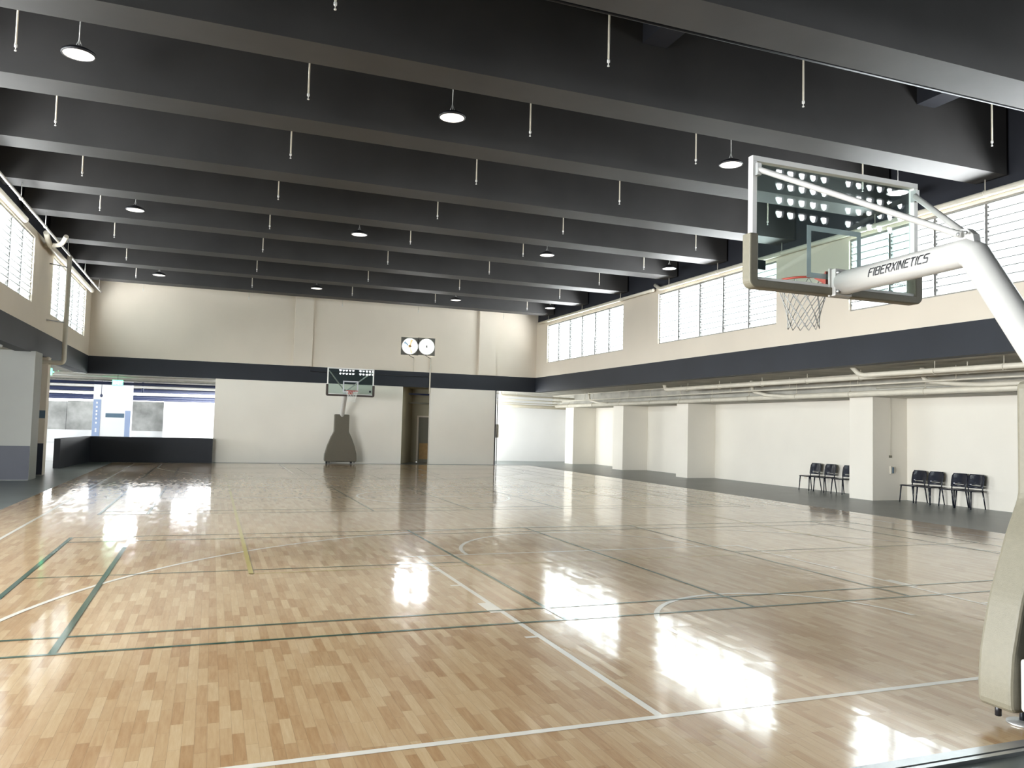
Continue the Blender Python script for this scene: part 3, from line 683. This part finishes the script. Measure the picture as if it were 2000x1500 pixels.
def stand(label, loc, rz, netm, m_pad=None, m_bpad=None):
    """front of the glass at local y = 0, court towards +y"""
    T = thing('basketball_hoop', label, 'basketball hoop', loc, rz, 'wheeled basketball hoops facing each other')
    W, B0, B1 = .9, 2.90, 3.95
    # padded front cover
    prof = [(-.30, 2.03), (.30, 2.03), (.30, 1.32), (.42, 1.08), (.56, .72), (.635, .42), (.65, .25), (.645, .10), (-.645, .10), (-.65, .25), (-.635, .42), (-.56, .72), (-.42, 1.08), (-.30, 1.32)]
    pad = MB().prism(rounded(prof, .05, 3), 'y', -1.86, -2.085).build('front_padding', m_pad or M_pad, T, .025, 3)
    # base box
    bs = MB().box(-.60, .60, -2.54, -2.092, .12, .42).build('base', M_stand, T, .02)
    MB().box(-.50, .50, -2.52, -2.17, .42, .50).build('ballast_cover', M_steel, T, .01)
    for sx in (-1, 1):
        for yy in (-2.46, -2.22):
            wv = MB().lathe([(.001, -.02), (.05, -.02), (.055, 0), (.05, .02), (.001, .02)], (sx*.50, yy, .043), 16, 'x').build('wheel', M_black, T)
        MB().tube([(sx*.44, -1.99, .0), (sx*.44, -1.99, .13)], .016, 8).build('levelling_bolt', M_dark_leg, T)
        MB().lathe([(.001, 0), (.085, 0), (.085, .012), (.03, .022), (.001, .022)], (sx*.44, -1.99, -.0), 16).build('levelling_foot', M_steel, T)
        MB().tube([(sx*.56, -1.93, .04), (sx*.56, -1.93, .12)], .018, 8).build('pad_stud', M_black, T)
    # mast and arm
    ar = MB().tube([(0, -.10, 2.957), (0, -1.285, 2.984), (0, -1.345, 2.95), (0, -1.93, 2.0), (0, -2.24, 1.50), (0, -2.30, .42)], .100, 28).build('arm', M_stand, T)
    # weld collar at the elbow and logo
    MB().box(-.09, .09, -.11, -.06, 2.845, 3.075).box(-.11, .11, -.065, -.045, 2.84, 3.08).build('mounting_plate', M_stand, T, .004)
    for sx in (-1, 1):
        for z in (2.88, 3.04): MB().lathe([(.001, -.135), (.014, -.135), (.016, -.11), (.016, -.10)], (sx*.068, 0, z), 8, 'y').build('bolt', M_steel, T)
    y0 = -.765; zc = 2.9722
    for side in (-1, 1):
        def wrap(c, side=side):
            a = (c.y+.005)/.100; u = c.x
            yy = y0-u if side < 0 else y0+u
            return (side*(.1025)*math.cos(a), yy, zc+(-yy-.765)*.0228+.1025*math.sin(a))
        stroke_text('logo_lettering', 'FIBERXINETICS', .575, .058, M_black, ar, wrap)
    # stays
    for sx in (-1, 1):
        MB().tube([(sx*.86, -.07, 3.83), (sx*.80, -.12, 3.80), (sx*.05, -1.25, 3.12), (sx*.045, -1.29, 3.11)], .024, 10).build('stay', M_stand, T)
        MB().box(sx*.86-.02, sx*.86+.02, -.09, -.03, 3.78, 3.88).build('stay_clamp', M_steel, T)
    MB().prism([(-1.21, 3.06), (-1.37, 3.04), (-1.36, 3.10), (-1.31, 3.15), (-1.23, 3.155)], 'x', -.035, .035).build('stay_bracket', M_stand, T, .005)
    for y in (-1.27, -1.33): MB().lathe([(.001, -.075), (.013, -.075), (.013, -.06)], (0, y, 3.11), 8, 'x').build('bolt', M_steel, T)
    # backboard
    MB().box(-W+.02, W-.02, -.012, 0, B0+.02, B1-.02).build('glass', M_board, T)
    fr = MB()
    for (a, b, c, d) in ((-W, W, B1-.045, B1), (-W, W, B0, B0+.045), (-W, -W+.045, B0+.045, B1-.045), (W-.045, W, B0+.045, B1-.045)): fr.box(a, b, -.055, .004, c, d)
    fr.build('backboard_frame', M_bframe, T, .003)
    hol = MB()
    for sx in (-1, 1):
        for z in (3.40, 3.62, 3.74, 3.86): hol.lathe([(.001, .001), (.009, .001), (.009, -.002)], (sx*(W+.0), -.028, z), 8, 'x')
    hol.build('frame_screws', M_steel, T)
    pd = MB(); pw = .03
    outer = [(-W-.035, 3.30), (-W-.035, B0-.05), (W+.035, B0-.05), (W+.035, 3.30), (W-.05, 3.30), (W-.05, B0+.02), (-W+.05, B0+.02), (-W+.05, 3.30)]
    ol = []
    for i, p in enumerate(outer):
        if i in (1, 2):
            q = Vector(p); sx = -1 if i == 1 else 1
            c = q+Vector((-sx*.07, .07))
            seq = range(7) if i == 1 else range(7)
            for j in seq:
                a = (PI+j*PI/12) if i == 1 else (1.5*PI+j*PI/12)
                ol.append((c.x+.07*math.cos(a), c.y+.07*math.sin(a)))
        else: ol.append(p)
    # split in three convex-ish boxes to keep the U clean
    MBp = MB().prism(ol, 'y', -.075, .030)
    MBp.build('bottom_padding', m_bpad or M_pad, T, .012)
    ln = MB()
    def ring(x0, x1, z0, z1, wd, y):
        for (a, b, c, d) in ((x0, x1, z1-wd, z1), (x0, x1, z0, z0+wd), (x0, x0+wd, z0+wd, z1-wd), (x1-wd, x1, z0+wd, z1-wd)): ln.box(a, b, y, y+.001, c, d)
    ring(-.295, .295, 3.0, 3.45, .045, .0005)
    ln.build('target_square', M_tape, T)
    MB().box(-.80, -.72, .0005, .0025, 3.02, 3.10).build('logo_badge', M_band, T)
    stroke_text('logo_lettering', 'FIBERXINETICS', .26, .028, M_steel, T, lambda c: (.68-c.x, .002, 3.03+c.y))
    # rim with its bracket
    rm = MB().tube([(.225*math.cos(2*PI*i/40), .378+.225*math.sin(2*PI*i/40), 3.05) for i in range(40)], .010, 10, closed=True).build('rim', M_red, T)
    MB().box(-.09, .09, .002, .016, 2.93, 3.07).prism([(.016, 3.06), (.16, 3.055), (.16, 3.035), (.016, 2.955)], 'x', -.075, -.065).prism([(.016, 3.06), (.16, 3.055), (.16, 3.035), (.016, 2.955)], 'x', .065, .075).box(-.075, .075, .016, .165, 3.045, 3.055).build('rim_bracket', M_red, T)
    nt = MB(); n = 12; levels = [(.222, 3.045), (.205, 2.955), (.180, 2.875), (.155, 2.80), (.142, 2.735), (.135, 2.67), (.14, 2.62)]
    for par in (0, 1):
        for i in range(n):
            path = []
            for li, (r, z) in enumerate(levels):
                off = (.5 if (li+par) % 2 else 0)*(1 if li else 1)
                a = 2*PI*(i+(off if par == 0 else off-.0)+(0 if par == 0 else 0))/n
                if par == 0: a = 2*PI*(i+li*.5)/n
                else: a = 2*PI*(i-li*.5)/n
                sag = Vector((r*math.cos(a), .378+r*math.sin(a), z))
                path.append(sag)
            nt.tube(path, .0042, 5)
    nt.build('net', netm, T)
    return T
stand('white basketball hoop with taupe padding at right, close to the camera', (.02, 1.245, 0), 0, M_net)
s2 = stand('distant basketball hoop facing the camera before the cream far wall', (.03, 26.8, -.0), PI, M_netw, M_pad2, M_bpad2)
for ch in s2.children:      # the farther hoop is set a little lower
    if ch.name.split('.')[0] in ('glass', 'backboard_frame', 'frame_screws', 'bottom_padding', 'target_square', 'logo_badge', 'logo_lettering', 'rim', 'rim_bracket', 'net', 'stay', 'stay_clamp', 'stay_bracket', 'mounting_plate', 'bolt'):
        ch.location.z -= .14
for ch in s2.children:
    if ch.name.split('.')[0] == 'arm':
        ch.location.z = 0
        for v in ch.data.vertices:
            if v.co.z > 2.3: v.co.z -= .14

# ------------------------------------------------------------------ chairs
def make_chair(label):
    """front towards -x"""
    t = thing('plastic_chair', label, 'chair')
    # seat shell, slightly dished
    sm = MB(); nx, ny = 8, 8; vs = []
    for i in range(nx+1):
        for j in range(ny+1):
            u, v = i/nx, j/ny
            x = -.23+.44*u; y = (-.22+.44*v)*(1-.06*u)
            z = .455-.018*math.sin(PI*v)*math.sin(PI*min(1, u*1.1))-(.018 if i == 0 else 0)
            vs.append((x, y, z))
    sm.add(vs, [(i*(ny+1)+j, i*(ny+1)+j+1, (i+1)*(ny+1)+j+1, (i+1)*(ny+1)+j) for i in range(nx) for j in range(ny)], True)
    o = sm.build('seat', M_plast, t); s_ = o.modifiers.new('thick', 'SOLIDIFY'); s_.thickness = .018; s_.offset = -1
    # backrest shell with two slots near its foot
    bm_ = MB(); zs = [.49, .52, .545, .565, .59, .61, .64, .70, .77, .81, .825]; ny = 10; vs = []
    for k, z in enumerate(zs):
        wd = .208+.018*math.sin(PI*(z-.47)/.4) if z < .81 else .19
        for j in range(ny+1):
            v = j/ny*2-1
            vs.append((.17+.045*(1-v*v)+(z-.48)*.22, v*wd, z))
    fs = []
    for k in range(len(zs)-1):
        for j in range(ny):
            if k == 2 and 2 <= j < ny-2: continue
            fs.append((k*(ny+1)+j, k*(ny+1)+j+1, (k+1)*(ny+1)+j+1, (k+1)*(ny+1)+j))
    bm_.add(vs, fs, True)
    o = bm_.build('backrest', M_plast, t); s_ = o.modifiers.new('thick', 'SOLIDIFY'); s_.thickness = .014
    for sy in (-1, 1):
        MB().tube([(-.20, sy*.195, .44), (-.235, sy*.215, 0)], .016, 8, radii=[.018, .013]).build('leg', M_plast, t)
        MB().tube([(.18, sy*.195, .44), (.25, sy*.215, 0)], .016, 8, radii=[.019, .013]).build('leg', M_plast, t)
        MB().tube([(.17, sy*.19, .43), (.205, sy*.195, .55)], .015, 8).build('back_support', M_plast, t)
    MB().tube([(-.2, -.195, .43), (-.2, .195, .43)], .012, 8).tube([(.18, -.195, .43), (.18, .195, .43)], .012, 8).tube([(-.2, -.19, .43), (.18, -.19, .43)], .012, 8).tube([(-.2, .19, .43), (.18, .19, .43)], .012, 8).build('seat_frame', M_plast, t)
    return t
CH = [(12.18, 15.32, 'black plastic chair farthest from the camera, in the long aisle bay'), (12.18, 14.70, 'black plastic chair, middle of the three beyond the big column'),
      (12.18, 13.98, 'black plastic chair partly hidden by the edge of the big column'), (12.22, 11.56, 'black plastic chair standing closest to the right side of the column'),
      (12.22, 11.05, 'black plastic chair second to the right of the column, before the gap'), (12.22, 10.37, 'black plastic chair after the gap, left one of the touching pair'),
      (12.22, 9.91, 'black plastic chair nearest the padded stand, right one of the touching pair')]
c0 = None
for x, y, lb in CH:
    if c0 is None: c0 = make_chair(lb); c0.location = (x, y, -.012); c0['group'] = 'black chairs along the aisle wall'
    else: dup(c0, (x, y, -.012), lb)
